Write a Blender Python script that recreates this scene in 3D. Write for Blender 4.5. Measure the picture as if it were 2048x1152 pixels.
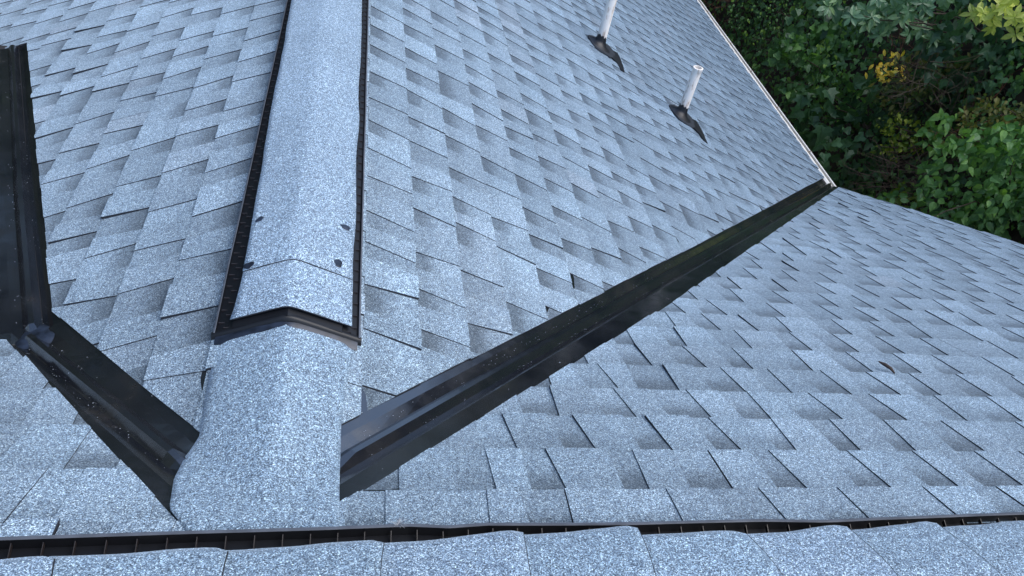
import bpy, math, random
from mathutils import Vector, Matrix, noise
random.seed(11)
R = math.radians
scene = bpy.context.scene
for o in list(bpy.data.objects): bpy.data.objects.remove(o)

# ------------------------------------------------------------------ camera
YAW, PIT, ROLL, FOC = 0.2872, 0.7105, -0.2415, 1525.98
CAM = Vector((.1106, -.4965, 1.0686))
f = Vector((math.sin(YAW)*math.cos(PIT), math.cos(YAW)*math.cos(PIT), -math.sin(PIT)))
r0 = Vector((math.cos(YAW), -math.sin(YAW), 0)); d0 = f.cross(r0)
rr = r0*math.cos(ROLL) + d0*math.sin(ROLL); dd = d0*math.cos(ROLL) - r0*math.sin(ROLL)
cd = bpy.data.cameras.new('camera'); cam = bpy.data.objects.new('camera', cd)
scene.collection.objects.link(cam)
cam.matrix_world = Matrix(((rr.x, -dd.x, -f.x, CAM.x), (rr.y, -dd.y, -f.y, CAM.y), (rr.z, -dd.z, -f.z, CAM.z), (0, 0, 0, 1)))
cd.sensor_width = 36; cd.lens = FOC/2048*36; cd.clip_start = .02; cd.clip_end = 2000
scene.camera = cam

# ------------------------------------------------------------------ light
SUN_EL, SUN_AZ = 52.0, 110.0            # azimuth clockwise from +Y
w = bpy.data.worlds.new('World'); scene.world = w; w.use_nodes = True
nt = w.node_tree; nt.nodes.clear()
sky = nt.nodes.new('ShaderNodeTexSky'); sky.sky_type = 'NISHITA'; sky.sun_disc = False
sky.sun_elevation = R(SUN_EL); sky.sun_rotation = R(SUN_AZ); sky.altitude = 50
sky.air_density = 1.0; sky.dust_density = 1.0; sky.ozone_density = 1.0
bg = nt.nodes.new('ShaderNodeBackground'); bg.inputs[1].default_value = .105
wo = nt.nodes.new('ShaderNodeOutputWorld')
nt.links.new(sky.outputs[0], bg.inputs[0]); nt.links.new(bg.outputs[0], wo.inputs[0])
sl = bpy.data.lights.new('sun', 'SUN'); sun = bpy.data.objects.new('sun', sl); scene.collection.objects.link(sun)
sl.energy = 2.0; sl.angle = R(75); sl.color = (1, .97, .93)
sd = Vector((math.sin(R(SUN_AZ))*math.cos(R(SUN_EL)), math.cos(R(SUN_AZ))*math.cos(R(SUN_EL)), math.sin(R(SUN_EL))))
sun.rotation_euler = sd.to_track_quat('Z', 'Y').to_euler(); sun.location = (0, -3, 20)
scene.view_settings.view_transform = 'Standard'; scene.view_settings.look = 'None'
scene.view_settings.exposure = 1.08; scene.view_settings.gamma = 1
scene.render.engine = 'CYCLES'

# ------------------------------------------------------------------ materials
def mat(name):
    m = bpy.data.materials.new(name); m.use_nodes = True
    n = m.node_tree; b = n.nodes['Principled BSDF']
    return m, n, b
def N(n, t, **kw):
    x = n.nodes.new(t)
    for k, v in kw.items():
        if k in x.inputs.keys(): x.inputs[k].default_value = v
        else: setattr(x, k, v)
    return x
def ramp(n, fac, stops, interp='LINEAR'):
    x = n.nodes.new('ShaderNodeValToRGB'); e = x.color_ramp; e.interpolation = interp
    while len(e.elements) > 1: e.elements.remove(e.elements[-1])
    for i, (p, c) in enumerate(stops):
        el = e.elements[0] if i == 0 else e.elements.new(p)
        el.position = p; el.color = (*c, 1) if len(c) == 3 else (c[0],)*3+(1,)
    n.links.new(fac, x.inputs[0]); return x.outputs[0]
def mix(n, a, b, fac, mode='MIX'):
    x = n.nodes.new('ShaderNodeMix'); x.data_type = 'RGBA'; x.blend_type = mode
    for s, v in ((x.inputs[6], a), (x.inputs[7], b), (x.inputs[0], fac)):
        if hasattr(v, 'links') or isinstance(v, bpy.types.NodeSocket): n.links.new(v, s)
        else: s.default_value = v if not isinstance(v, tuple) or len(v) == 4 else (*v, 1)
    return x.outputs[2]
def math_(n, op, a, b=0, c=0, clamp=False):
    x = n.nodes.new('ShaderNodeMath'); x.operation = op; x.use_clamp = clamp
    for s, v in zip(x.inputs, (a, b, c)):
        if isinstance(v, bpy.types.NodeSocket): n.links.new(v, s)
        else: s.default_value = v
    return x.outputs[0]

def granule_material(name, tabs=True, tint=(1, 1, 1), cell=680):
    m, n, b = mat(name)
    tc = n.nodes.new('ShaderNodeTexCoord'); co = tc.outputs['Object']
    v = N(n, 'ShaderNodeTexVoronoi', Scale=cell); n.links.new(co, v.inputs['Vector'])
    sep = N(n, 'ShaderNodeSeparateColor'); n.links.new(v.outputs['Color'], sep.inputs[0])
    gr = ramp(n, sep.outputs[0], [(0, (.022, .032, .052)), (.22, (.07, .10, .155)), (.45, (.14, .195, .29)),
                                  (.7, (.23, .315, .44)), (.86, (.36, .475, .63)), (1, (.66, .78, .92))])
    n2 = N(n, 'ShaderNodeTexNoise', Scale=330.0, Detail=2.0); n.links.new(co, n2.inputs['Vector'])
    k2 = math_(n, 'MULTIPLY_ADD', n2.outputs[0], 2.5, .05)
    gr = mix(n, gr, k2, 1.0, 'MULTIPLY')
    # coarser clustering of the granules
    n3 = N(n, 'ShaderNodeTexNoise', Scale=95.0, Detail=2.0); n.links.new(co, n3.inputs['Vector'])
    k3 = math_(n, 'MULTIPLY_ADD', n3.outputs[0], .9, .55)
    gr = mix(n, gr, k3, 1.0, 'MULTIPLY')
    n4 = N(n, 'ShaderNodeTexNoise', Scale=2.2, Detail=3.0); n.links.new(co, n4.inputs['Vector'])
    k4 = math_(n, 'MULTIPLY_ADD', n4.outputs[0], .6, .70)
    gr = mix(n, gr, k4, 1.0, 'MULTIPLY')
    if tabs:
        at = N(n, 'ShaderNodeAttribute', attribute_name='tone')
        s2 = N(n, 'ShaderNodeSeparateColor'); n.links.new(at.outputs['Color'], s2.inputs[0])
        base = math_(n, 'MULTIPLY_ADD', s2.outputs[0], .46, .77)
        gr = mix(n, gr, base, 1.0, 'MULTIPLY')
        # colour-blend band printed along the top of the recessed ply
        nb = N(n, 'ShaderNodeTexNoise', Scale=60.0, Detail=2.0); n.links.new(co, nb.inputs['Vector'])
        fr = math_(n, 'ADD', s2.outputs[1], math_(n, 'MULTIPLY_ADD', nb.outputs[0], .3, -.15))
        band = N(n, 'ShaderNodeMapRange', interpolation_type='SMOOTHSTEP'); n.links.new(fr, band.inputs[0])
        for i, val in ((1, .15), (2, .68), (3, .42), (4, 1.0)): band.inputs[i].default_value = val
        dk = mix(n, (1, 1, 1, 1), band.outputs[0], s2.outputs[2])
        gr = mix(n, gr, dk, 1.0, 'MULTIPLY')
        # some blends lean to a warm grey-violet
        gr = mix(n, gr, mix(n, gr, (1.12, .93, .86, 1), 1.0, 'MULTIPLY'), at.outputs['Alpha'])
    gr = mix(n, gr, (*tint, 1), 1.0, 'MULTIPLY')
    n.links.new(gr, b.inputs['Base Color'])
    b.inputs['Sheen Weight'].default_value = .55; b.inputs['Sheen Roughness'].default_value = .45; b.inputs['Sheen Tint'].default_value = (.6, .78, 1, 1)
    b.inputs['Roughness'].default_value = .62; b.inputs['Specular IOR Level'].default_value = .45
    bu = N(n, 'ShaderNodeBump', Strength=.55, Distance=.0012); n.links.new(sep.outputs[0], bu.inputs['Height'])
    nw = N(n, 'ShaderNodeTexNoise', Scale=9.0, Detail=2.0); n.links.new(co, nw.inputs['Vector'])
    bu2 = N(n, 'ShaderNodeBump', Strength=.5, Distance=.012); n.links.new(nw.outputs[0], bu2.inputs['Height'])
    n.links.new(bu2.outputs[0], bu.inputs['Normal']); n.links.new(bu.outputs[0], b.inputs['Normal'])
    return m

M_SH = granule_material('shingle_granules', True, (.89, .935, .875))
M_CAP = granule_material('cap_granules', False, (.86, .92, .88), 640)
M_CAP2 = granule_material('cap_granules_pale', False, (.95, .99, .95), 640)
def plain(name, col, rough=.5, metal=0, spec=.5, nscale=0, namt=.2):
    m, n, b = mat(name); b.inputs['Base Color'].default_value = (*col, 1)
    b.inputs['Roughness'].default_value = rough; b.inputs['Metallic'].default_value = metal
    b.inputs['Specular IOR Level'].default_value = spec
    if nscale:
        tc = n.nodes.new('ShaderNodeTexCoord'); t = N(n, 'ShaderNodeTexNoise', Scale=nscale, Detail=4.0)
        n.links.new(tc.outputs['Object'], t.inputs['Vector'])
        lo = tuple(c*(1-namt) for c in col); hi = tuple(min(1, c*(1+namt)) for c in col)
        n.links.new(ramp(n, t.outputs[0], [(.3, lo), (.7, hi)]), b.inputs['Base Color'])
    return m
M_EDGE = plain('asphalt_edge', (.022, .026, .036), .8)
M_BLACK = plain('black_plastic', (.006, .007, .010), .45)
M_LIP = plain('vent_lip_plastic', (.10, .115, .145), .38, nscale=30)
M_WHITE = plain('painted_white', (.88, .86, .82), .5, nscale=14, namt=.1)
M_GUTIN = plain('gutter_inside', (.16, .14, .12), .6, nscale=8, namt=.4)
M_WALL = plain('siding_paint', (.55, .52, .46), .6, nscale=6)
M_BOOT = plain('rubber_boot', (.012, .014, .02), .42, nscale=20)
M_SHEET = plain('rubber_sheet', (.028, .034, .046), .5, nscale=25, namt=.3)
M_SEAL = plain('roof_sealant', (.018, .026, .045), .35, nscale=40, namt=.6)
M_DECK = plain('roof_deck', (.02, .02, .022), .9)
M_TWIG = plain('dry_twig', (.16, .105, .07), .8, nscale=30, namt=.4)
M_DRY = plain('dry_leaf', (.05, .035, .03), .7, nscale=60, namt=.5)
M_BARK = plain('bark', (.075, .055, .04), .9, nscale=12, namt=.5)

def metal_material():
    m, n, b = mat('black_painted_steel')
    tc = n.nodes.new('ShaderNodeTexCoord'); co = tc.outputs['Object']
    # dust and dull patches
    t = N(n, 'ShaderNodeTexNoise', Scale=7.0, Detail=6.0, Roughness=.65); n.links.new(co, t.inputs['Vector'])
    c = ramp(n, t.outputs[0], [(.35, (.006, .008, .013)), (.62, (.010, .011, .015)), (.8, (.026, .021, .018))])
    # granule crumbs lying on the sheet
    v = N(n, 'ShaderNodeTexVoronoi', Scale=115.0); n.links.new(co, v.inputs['Vector'])
    sp = N(n, 'ShaderNodeSeparateColor'); n.links.new(v.outputs['Color'], sp.inputs[0])
    t2 = N(n, 'ShaderNodeTexNoise', Scale=5.0, Detail=2.0); n.links.new(co, t2.inputs['Vector'])
    on = math_(n, 'GREATER_THAN', math_(n, 'ADD', sp.outputs[0], math_(n, 'MULTIPLY', t2.outputs[0], .12)), 1.075)
    near = math_(n, 'LESS_THAN', v.outputs['Distance'], .22)
    crumb = math_(n, 'MULTIPLY', on, near)
    # fine scratches
    mp = N(n, 'ShaderNodeMapping'); n.links.new(co, mp.inputs[0]); mp.inputs['Rotation'].default_value = (0, 0, .6); mp.inputs['Scale'].default_value = (4, 60, 4)
    t3 = N(n, 'ShaderNodeTexNoise', Scale=3.0, Detail=2.0, Distortion=.8); n.links.new(mp.outputs[0], t3.inputs['Vector'])
    scr = ramp(n, t3.outputs[0], [(.49, (0,)), (.5, (1,)), (.51, (0,))])
    c = mix(n, c, (.05, .05, .055, 1), math_(n, 'MULTIPLY', scr, .55))
    c = mix(n, c, (.42, .5, .62, 1), crumb)
    n.links.new(c, b.inputs['Base Color'])
    ro = ramp(n, t.outputs[0], [(.3, (.09,)), (.7, (.28,))])
    n.links.new(mix(n, ro, (.8, .8, .8, 1), crumb), b.inputs['Roughness'])
    b.inputs['Specular IOR Level'].default_value = 1.0; b.inputs['IOR'].default_value = 1.85
    nw = N(n, 'ShaderNodeTexNoise', Scale=4.0, Detail=1.0); n.links.new(co, nw.inputs['Vector'])
    bu = N(n, 'ShaderNodeBump', Strength=.12, Distance=.01); n.links.new(nw.outputs[0], bu.inputs['Height'])
    n.links.new(bu.outputs[0], b.inputs['Normal'])
    return m
M_METAL = metal_material()

def pipe_material():
    m, n, b = mat('weathered_white_pipe')
    tc = n.nodes.new('ShaderNodeTexCoord'); co = tc.outputs['Object']
    mp = N(n, 'ShaderNodeMapping'); n.links.new(co, mp.inputs[0]); mp.inputs['Scale'].default_value = (1, 1, .25)
    t = N(n, 'ShaderNodeTexNoise', Scale=45.0, Detail=6.0, Roughness=.7); n.links.new(mp.outputs[0], t.inputs['Vector'])
    c = ramp(n, t.outputs[0], [(.30, (.30, .22, .17)), (.40, (.66, .57, .50)), (.48, (.95, .91, .87)), (.75, (.97, .95, .93))])
    n.links.new(c, b.inputs['Base Color']); b.inputs['Roughness'].default_value = .7
    return m
M_PIPE = pipe_material()

def leaf_material(name, cols, rough=.4, transl=.32):
    m, n, b = mat(name)
    at = N(n, 'ShaderNodeAttribute', attribute_name='tone')
    s = N(n, 'ShaderNodeSeparateColor'); n.links.new(at.outputs['Color'], s.inputs[0])
    c = ramp(n, s.outputs[0], cols)
    tc = n.nodes.new('ShaderNodeTexCoord')
    t = N(n, 'ShaderNodeTexNoise', Scale=35.0, Detail=2.0); n.links.new(tc.outputs['Object'], t.inputs['Vector'])
    c = mix(n, c, math_(n, 'MULTIPLY_ADD', t.outputs[0], 1.2, 1.2), 1.0, 'MULTIPLY')
    n.links.new(c, b.inputs['Base Color']); b.inputs['Roughness'].default_value = rough
    tr = n.nodes.new('ShaderNodeBsdfTranslucent'); n.links.new(mix(n, c, (1.3, 1.5, .5, 1), 1.0, 'MULTIPLY'), tr.inputs[0])
    ms = n.nodes.new('ShaderNodeMixShader'); ms.inputs[0].default_value = transl
    n.links.new(b.outputs[0], ms.inputs[1]); n.links.new(tr.outputs[0], ms.inputs[2])
    n.links.new(ms.outputs[0], n.nodes['Material Output'].inputs[0])
    return m

# ------------------------------------------------------------------ object helpers
C = scene.collection
class MB:
    def __init__(s): s.v = []; s.f = []; s.m = []; s.t = []
    def face(s, pts, mi=0, tone=(0.5, .5, 0, 0)):
        i = len(s.v); s.v += [tuple(p) for p in pts]; s.f.append(tuple(range(i, i+len(pts)))); s.m.append(mi)
        s.t.append(tone if isinstance(tone, list) else [tone]*len(pts))
    def grid(s, rows, mi=0, tone=(.5, .5, 0, 0), closed=False):
        i = len(s.v); nc = len(rows[0])
        for r in rows: s.v += [tuple(p) for p in r]
        for a in range(len(rows)-1):
            for b in range(nc-1 if not closed else nc):
                b2 = (b+1) % nc
                s.f.append((i+a*nc+b, i+a*nc+b2, i+(a+1)*nc+b2, i+(a+1)*nc+b)); s.m.append(mi); s.t.append([tone]*4)
    def tube(s, pts, rad, seg=6, mi=0, cap=True):
        rows = []
        for k, p in enumerate(pts):
            p = Vector(p); a = Vector(pts[max(0, k-1)]); b = Vector(pts[min(len(pts)-1, k+1)])
            d = (b-a).normalized(); u = d.orthogonal().normalized() if abs(d.z) > .9 else d.cross(Vector((0, 0, 1))).normalized()
            v = d.cross(u); r = rad[k] if isinstance(rad, (list, tuple)) else rad
            rows.append([p + (u*math.cos(2*math.pi*q/seg) + v*math.sin(2*math.pi*q/seg))*r for q in range(seg)])
        s.grid(rows, mi, closed=True)
        if cap: s.face(rows[0][::-1], mi); s.face(rows[-1], mi)
    def box(s, c, ex, ey, ez, mi=0):
        c = Vector(c); q = [c+ex*a+ey*b+ez*d for a in (-1, 1) for b in (-1, 1) for d in (-1, 1)]
        for idx in ((0, 1, 3, 2), (4, 6, 7, 5), (0, 4, 5, 1), (2, 3, 7, 6), (0, 2, 6, 4), (1, 5, 7, 3)):
            s.face([q[i] for i in idx], mi)
    def build(s, name, mats, parent=None, smooth=False, origin=(0, 0, 0)):
        o_ = Vector(origin)
        me = bpy.data.meshes.new(name); me.from_pydata([tuple(Vector(v)-o_) for v in s.v] if o_.length else s.v, [], s.f)
        for m in (mats if isinstance(mats, (list, tuple)) else [mats]): me.materials.append(m)
        me.polygons.foreach_set('material_index', s.m)
        ca = me.color_attributes.new('tone', 'FLOAT_COLOR', 'CORNER')
        ca.data.foreach_set('color', [x for t in s.t for c in t for x in c])
        if smooth: me.polygons.foreach_set('use_smooth', [True]*len(s.f))
        me.update()
        o = bpy.data.objects.new(name, me); C.objects.link(o)
        if parent: o.parent = parent
        o.location = o_ - (Vector(parent['_org']) if parent is not None and '_org' in parent.keys() else Vector())
        o['_org'] = tuple(o_)
        return o
def weld(o, d=1e-5):
    import bmesh
    bm = bmesh.new(); bm.from_mesh(o.data); bmesh.ops.remove_doubles(bm, verts=bm.verts, dist=d)
    bm.to_mesh(o.data); bm.free()
def solid(o, t, off=-1):
    md = o.modifiers.new('thickness', 'SOLIDIFY'); md.thickness = t; md.offset = off
def empty(name, loc=(0, 0, 0)):
    o = bpy.data.objects.new(name, None); C.objects.link(o); o.location = loc; o['_org'] = tuple(loc); return o
def tag(o, label=None, cat=None, group=None, kind=None):
    for k, v in (('label', label), ('category', cat), ('group', group), ('kind', kind)):
        if v: o[k] = v
    return o

# ------------------------------------------------------------------ roof geometry
m_, r_, l_, h_ = .4355, .4463, .4527, .0995
XJ, YJ, B2 = -.574, .830, .1689            # joint where the rear-left lower slope begins
ZJ = -m_*YJ
def v2x(y): return XJ - .373*(y-YJ)
def roofz(x, y):
    z = -m_*abs(y)
    if x < 0:
        g = -h_ + l_*x
        if y > YJ and y < 3.02: z = max(ZJ - B2*(y-YJ), z)
    else: g = -h_ - r_*x
    if y > 0: z = max(z, g)
    return z
class Plane:
    def __init__(s, O, U, S, side=1):
        s.O = Vector(O); s.U = Vector(U).normalized(); s.S = Vector(S).normalized()
        n = s.U.cross(s.S); s.N = n if n.z > 0 else -n
    def P(s, u, t, n=0):
        p = s.O + s.U*u + s.S*t
        w_ = .0016*noise.noise(Vector((p.x*3.1, p.y*3.1, 7))) + .0007*noise.noise(Vector((p.x*11, p.y*11, 3)))
        return p + s.N*(n+w_)
PM = Plane((0, 0, 0), (1, 0, 0), (0, 1, -m_)); PS = Plane((0, 0, 0), (1, 0, 0), (0, -1, -m_))
PR = Plane((0, 0, -h_), (0, 1, 0), (1, 0, -r_)); PL = Plane((0, 0, -h_), (0, 1, 0), (-1, 0, -l_))
P2 = Plane((0, YJ, ZJ), (1, 0, 0), (0, 1, -B2))
def uv(pl, x, y):
    """plan position -> plane (u, s)"""
    if pl in (PM, PS, P2):
        k = math.hypot(1, m_ if pl is not P2 else B2)
        return (x, (abs(y) if pl is not P2 else y-YJ)*k)
    return (y, abs(x)*math.hypot(1, r_ if pl is PR else l_))
def clip(poly, a, b, c):
    out = []
    for i in range(len(poly)):
        p, q = poly[i], poly[(i+1) % len(poly)]
        dp = a*p[0]+b*p[1]-c; dq = a*q[0]+b*q[1]-c
        if dp <= 0: out.append(p)
        if (dp < 0 < dq) or (dq < 0 < dp):
            t = dp/(dp-dq); out.append((p[0]+(q[0]-p[0])*t, p[1]+(q[1]-p[1])*t))
    return out
def halfplane(pl, A, B, inside):
    """through plan points A,B, keeping the side of plan point inside"""
    a, b, c = uv(pl, *A), uv(pl, *B), uv(pl, *inside)
    nx, ny = b[1]-a[1], a[0]-b[0]; L = math.hypot(nx, ny); nx /= L; ny /= L
    k = nx*a[0]+ny*a[1]
    if nx*c[0]+ny*c[1] > k: nx, ny, k = -nx, -ny, -k
    return (nx, ny, k)
def in_cl(cl, u, s_): return all(a*u+b*s_ <= c+.02 for a, b, c in cl)

def shingles(name, pl, u0, u1, s0, s1, E, phase, clips, parent, jag=(), seed=1, valley=None, split=None):
    rnd = random.Random(seed); mb = MB()
    k0 = math.floor((s0-phase)/E)
    k = k0
    while phase + k*E < s1:
        a = phase+k*E + rnd.uniform(-.0015, .0015); b = phase+(k+1)*E + rnd.uniform(-.0015, .0015)
        cl = []
        for j, (x, y, c) in enumerate(clips):
            cl.append((x, y, c + (rnd.uniform(-.0015, .003) if j in jag else 0)))
        cl += [(0, -1, -s0), (0, 1, s1)]
        u = u0 - rnd.uniform(0, .5); joint = u + rnd.uniform(.1, .96)
        recess = rnd.random() < .5
        sl = rnd.uniform(-.005, .005)
        warm = 0
        while u < u1:
            wd = rnd.choice((.06, .07, .085, .10)) if recess else rnd.choice((.07, .085, .10, .12))
            wd *= rnd.uniform(.9, 1.1)
            sr = rnd.uniform(-.008, .008)
            ends = False
            if u < joint <= u+wd: ends = True; joint += .98
            tn = rnd.random(); tn = tn*tn*.8 if recess else .25+.75*tn
            if rnd.random() < .03: warm = rnd.uniform(.2, .45)
            elif rnd.random() < .5: warm = rnd.uniform(0, .15)
            base = (a, b)
            th = .0027 if rnd.random() > .05 else .0048
            dk = 1 if recess and rnd.random() < .8 else (.35 if recess else 0)
            def lay(poly, na, nb, rec):
                um = sum(q[0] for q in poly)/len(poly)
                for ci, (x, y, c) in enumerate(cl):
                    if split and ci == (0 if um > split else 1): continue
                    poly = clip(poly, x, y, c)
                    if len(poly) < 3: return
                # lift
                def nn(q): return na + (nb-na)*max(0, min(1, (q[1]-a)/(b-a)))
                top = [pl.P(q[0], q[1], nn(q)) for q in poly]
                tones = [(tn, (q[1]-a)/(b-a), rec, warm) for q in poly]
                # bend long cells so they follow the waviness
                mb.face(top, 0, tones)
                for i in range(len(poly)):
                    j = (i+1) % len(poly)
                    lo0 = pl.P(poly[i][0], poly[i][1], -.003); lo1 = pl.P(poly[j][0], poly[j][1], -.003)
                    mb.face([top[i], lo0, lo1, top[j]], 1)
            g = .0016 if ends else 0
            if recess:
                lay([(u+sl, a), (u+wd+sr, a), (u+wd-sr, b), (u-sl, b)], .0004, .0046, dk)
            else:
                if valley and rnd.random() < .3:
                    q = (u, (a+b)/2)
                    for (x, y, c) in [clips[i] for i in valley]:
                        dist = c-(x*q[0]+y*q[1])
                        if 0 < dist < .30: th = rnd.uniform(.0055, .0085)
                lay([(u+sl+g, a), (u+wd+sr-g, a), (u+wd-sr-g, b), (u-sl+g, b)], .0036, .0042+th, .30)
            u += wd; sl = sr
            if not ends or rnd.random() < .8: recess = not recess
        k += 1
    return mb.build(name, [M_SH, M_EDGE], parent)

house = empty('house', (0, 0, 0))
tag(house, 'shingled house roof with ridge vents and black metal valleys', 'house')

EAVE = ((3.78, 3.98), (3.925, 7.9)); RAKE = ((3.754, 4.044), (3.946, 2.517))
# right half of the main slope, reaching down to the gable rake
VR_M = ((.12, .232), (1.204, 1.286)); VR_M2 = ((1.204, 1.286), (3.70, 3.885))
slope_r = shingles('roof_slope', PM, .0, 4.6, .168, 4.6, .1435, .4323-.1435*3,
    [halfplane(PM, *VR_M, (2, .5)), halfplane(PM, *VR_M2, (2, .5)), halfplane(PM, *RAKE, (1, .5)), halfplane(PM, (.118, 0), (.118, 1), (1, .5))], house, (0, 1), 5, (0, 1), 1.2)
VL_M = ((-.141, .214), (-.587, .773))
slope_l = shingles('roof_slope', PM, -4.2, 0.1, .166, .830*math.hypot(1, m_), .150, .21,
    [halfplane(PM, *VL_M, (-1, .2)), halfplane(PM, (.118, 0), (.118, 1), (-1, .5))], house, (0,), 6, (0,))
GR1 = ((.116, .441), (1.622, 1.966)); GR2 = ((1.622, 1.966), (3.657, 4.058))
gable_r = shingles('roof_slope', PR, .3, 11.0, .125, 4.6, .1435, .314,
    [halfplane(PR, *GR1, (.5, 3)), halfplane(PR, *GR2, (.5, 6)), halfplane(PR, *EAVE, (1, 6))], house, (0, 1), 7, (0, 1))
GL1 = ((-.127, .41), (-.336, .655)); GL1b = ((-.327, .645), (-.536, .883)); GL2 = ((-.548, .887), (-.760, 1.465)); GL3 = ((-.760, 1.465), (-1.245, 2.80))
def gl_clips():
    return [(1, 0, 2.86), halfplane(PL, *GL1, (-.2, 3)), halfplane(PL, *GL1b, (-.2, 3)), halfplane(PL, *GL2, (-.2, 1.5)), halfplane(PL, *GL3, (-.2, 3))]
gable_l = shingles('roof_slope', PL, .3, 2.86, .125, 2.6, .141, .302, gl_clips(), house, (1, 2, 3, 4), 8, (1, 3, 4))
gable_l2 = shingles('roof_slope', PL, 2.86, 11.0, .125, 4.2, .141, .302, [(-1, 0, -2.86), halfplane(PL, (0, 2.86), (-1, 2.86), (-1, 5))], house, (), 9)
rear = shingles('roof_slope', P2, -4.2, -.5, .0, 2.05, .143, .02,
    [halfplane(P2, (-.66, .83), (-1.425, 2.86), (-3, 1.5))], house, (0,), 10)
back = shingles('roof_slope', PS, -4.2, 4.3, .166, 4.2, .148, .1, [], house, (), 12)
for o, s in ((slope_r, 'main roof slope right of the ridge junction, ending at the rake'), (slope_l, 'small piece of main roof slope left of the ridge junction'),
             (gable_r, 'cross gable slope with the two vent pipes'), (gable_l, 'cross gable slope left of the vented ridge'),
             (gable_l2, 'far upper left stretch of the cross gable slope'), (rear, 'low sloped strip at the left photo edge'), (back, 'roof slope behind the ridge at the bottom')):
    o['label'] = s
# deck sheets below the shingles (dark underlayment), one closed slab per slope
def deck(pl, pts, parent):
    mb = MB(); top = [pl.O+pl.U*u+pl.S*s+pl.N*-.006 for u, s in pts]; lo = [p-Vector((0, 0, .03)) for p in top]
    mb.face(top); mb.face(lo[::-1])
    for i in range(len(top)): mb.face([top[i], lo[i], lo[(i+1) % len(top)], top[(i+1) % len(top)]])
    return mb.build('roof_deck', M_DECK, parent)
vy = lambda x: ((r_*x if x > 0 else -l_*x)+h_)/m_
deck(PM, [uv(PM, *q) for q in ((0, 0), (4.24, 0), (3.75, 4.01), (0, vy(0)))], house)
deck(PM, [uv(PM, *q) for q in ((0, 0), (0, vy(0)), (XJ, YJ), (-4.1, YJ), (-4.1, 0))], house)
deck(PS, [(-4.1, 0), (4.24, 0), (4.24, 4.1), (-4.1, 4.1)], house)
deck(PR, [uv(PR, *q) for q in ((0, vy(0)), (3.77, 4.03), (3.99, 10.9), (0, 10.9))], house)
deck(PL, [uv(PL, *q) for q in ((0, vy(0)), (XJ, YJ), (v2x(2.9), 2.9), (-3.6, 3.02), (-3.6, 10.9), (0, 10.9))], house)
deck(P2, [uv(P2, *q) for q in ((XJ, YJ), (-4.1, YJ), (-4.1, 2.9), (v2x(2.9), 2.9))], house)

# ------------------------------------------------------------------ valley flashings (W profile)
def flashing(path, wl, wr, parent, nst=40, rib=.017, rw=.020, taper=True):
    """path: plan points of the crease. wl/wr: plan half widths under the shingles"""
    mb = MB(); rows = []
    segs = []
    L = [0]
    for a, b in zip(path, path[1:]): L.append(L[-1]+math.hypot(b[0]-a[0], b[1]-a[1]))
    for i in range(nst+1):
        t = L[-1]*i/nst
        for j in range(len(path)-1):
            if t <= L[j+1]+1e-9: break
        a, b = path[j], path[j+1]; q = (t-L[j])/(L[j+1]-L[j])
        x, y = a[0]+(b[0]-a[0])*q, a[1]+(b[1]-a[1])*q
        dx, dy = b[0]-a[0], b[1]-a[1]; ln = math.hypot(dx, dy); nx, ny = -dy/ln, dx/ln
        row = []; wf = 1; rf = max(0, min(1, (t-(.09 if path[0][0] > 0 else .165))/.045)) if taper else min(1, t/.05+.1)
        prof = [(-wl, 0), (-wl*.6, 0), (-rw*2.2, 0), (-rw, 0), (-rw*.25, rib), (rw*.25, rib), (rw, 0), (rw*2.2, 0), (wr*.6, 0), (wr, 0)]
        for kk, (off, up) in enumerate(prof):
            off *= wf if taper else 1; up *= rf
            px, py = x+nx*off, y+ny*off
            z = max(-m_*py if not (px < XJ+.02 and py > YJ) else -9, (-h_+l_*px) if px < 0 else (-h_-r_*px), (ZJ-B2*(py-YJ)) if px < -.4 and py > YJ-.02 else -9)
            z += .0014*noise.noise(Vector((px*6, py*6, 1)))
            if abs(off) <= rw*1.01:   # the rib stands on the lowest line
                zz = roofz(x, y); z = zz + up + .002
            row.append((px, py, z - .0015))
        rows.append(row)
    mb.grid(rows)
    o = mb.build('valley_flashing', M_METAL, parent); solid(o, .0012)
    return o
f1 = flashing([(.02, .249), (.5, .742), (1.2, 1.462), (3.735, 4.03)], .16, .16, house, 60)
f1['label'] = 'long straight black metal valley running to the roof corner'
f2 = flashing([(-.03, .21), (-.585, .835)], .16, .16, house, 30)
f2['label'] = 'short black metal valley left of the ridge junction'
f3 = flashing([(-.574, .825), (-.835, 1.51), (-1.325, 2.845)], .15, .15, house, 40, taper=False)
f3['label'] = 'black metal valley along the left photo edge'
def crumbs(path, parent, n, seed, offs=(-.021, .021, .03)):
    rn = random.Random(seed); mb = MB()
    for i in range(n):
        j = rn.randrange(len(path)-1); a, b = path[j], path[j+1]; q = rn.random()**(1.3 if len(path) > 2 else 1)
        dx, dy = b[0]-a[0], b[1]-a[1]; ln = math.hypot(dx, dy); nx, ny = -dy/ln, dx/ln
        off = rn.choice(offs)+rn.gauss(0, .0022) if rn.random() < .86 else rn.uniform(-.07, .07)
        x, y = a[0]+dx*q+nx*off, a[1]+dy*q+ny*off
        if abs(x) < .15: continue
        z = max(-m_*y, -h_-(r_ if x > 0 else l_)*abs(x)) if not (y > YJ and x < -.5) else max(ZJ-B2*(y-YJ), -h_+l_*x)
        r_s = rn.uniform(.0005, .0012); p = Vector((x, y, z+.001))
        q6 = [p+Vector(v)*r_s for v in ((1, 0, 0), (0, 1, 0), (-1, 0, 0), (0, -1, 0), (0, 0, 1.3))]
        for k in range(4): mb.face([q6[k], q6[(k+1) % 4], q6[4]])
    o = mb.build('loose_granules', M_CRUMB, parent); o['kind'] = 'stuff'
M_CRUMB = plain('loose_granule', (.30, .34, .40), .7, nscale=400, namt=.5)
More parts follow.
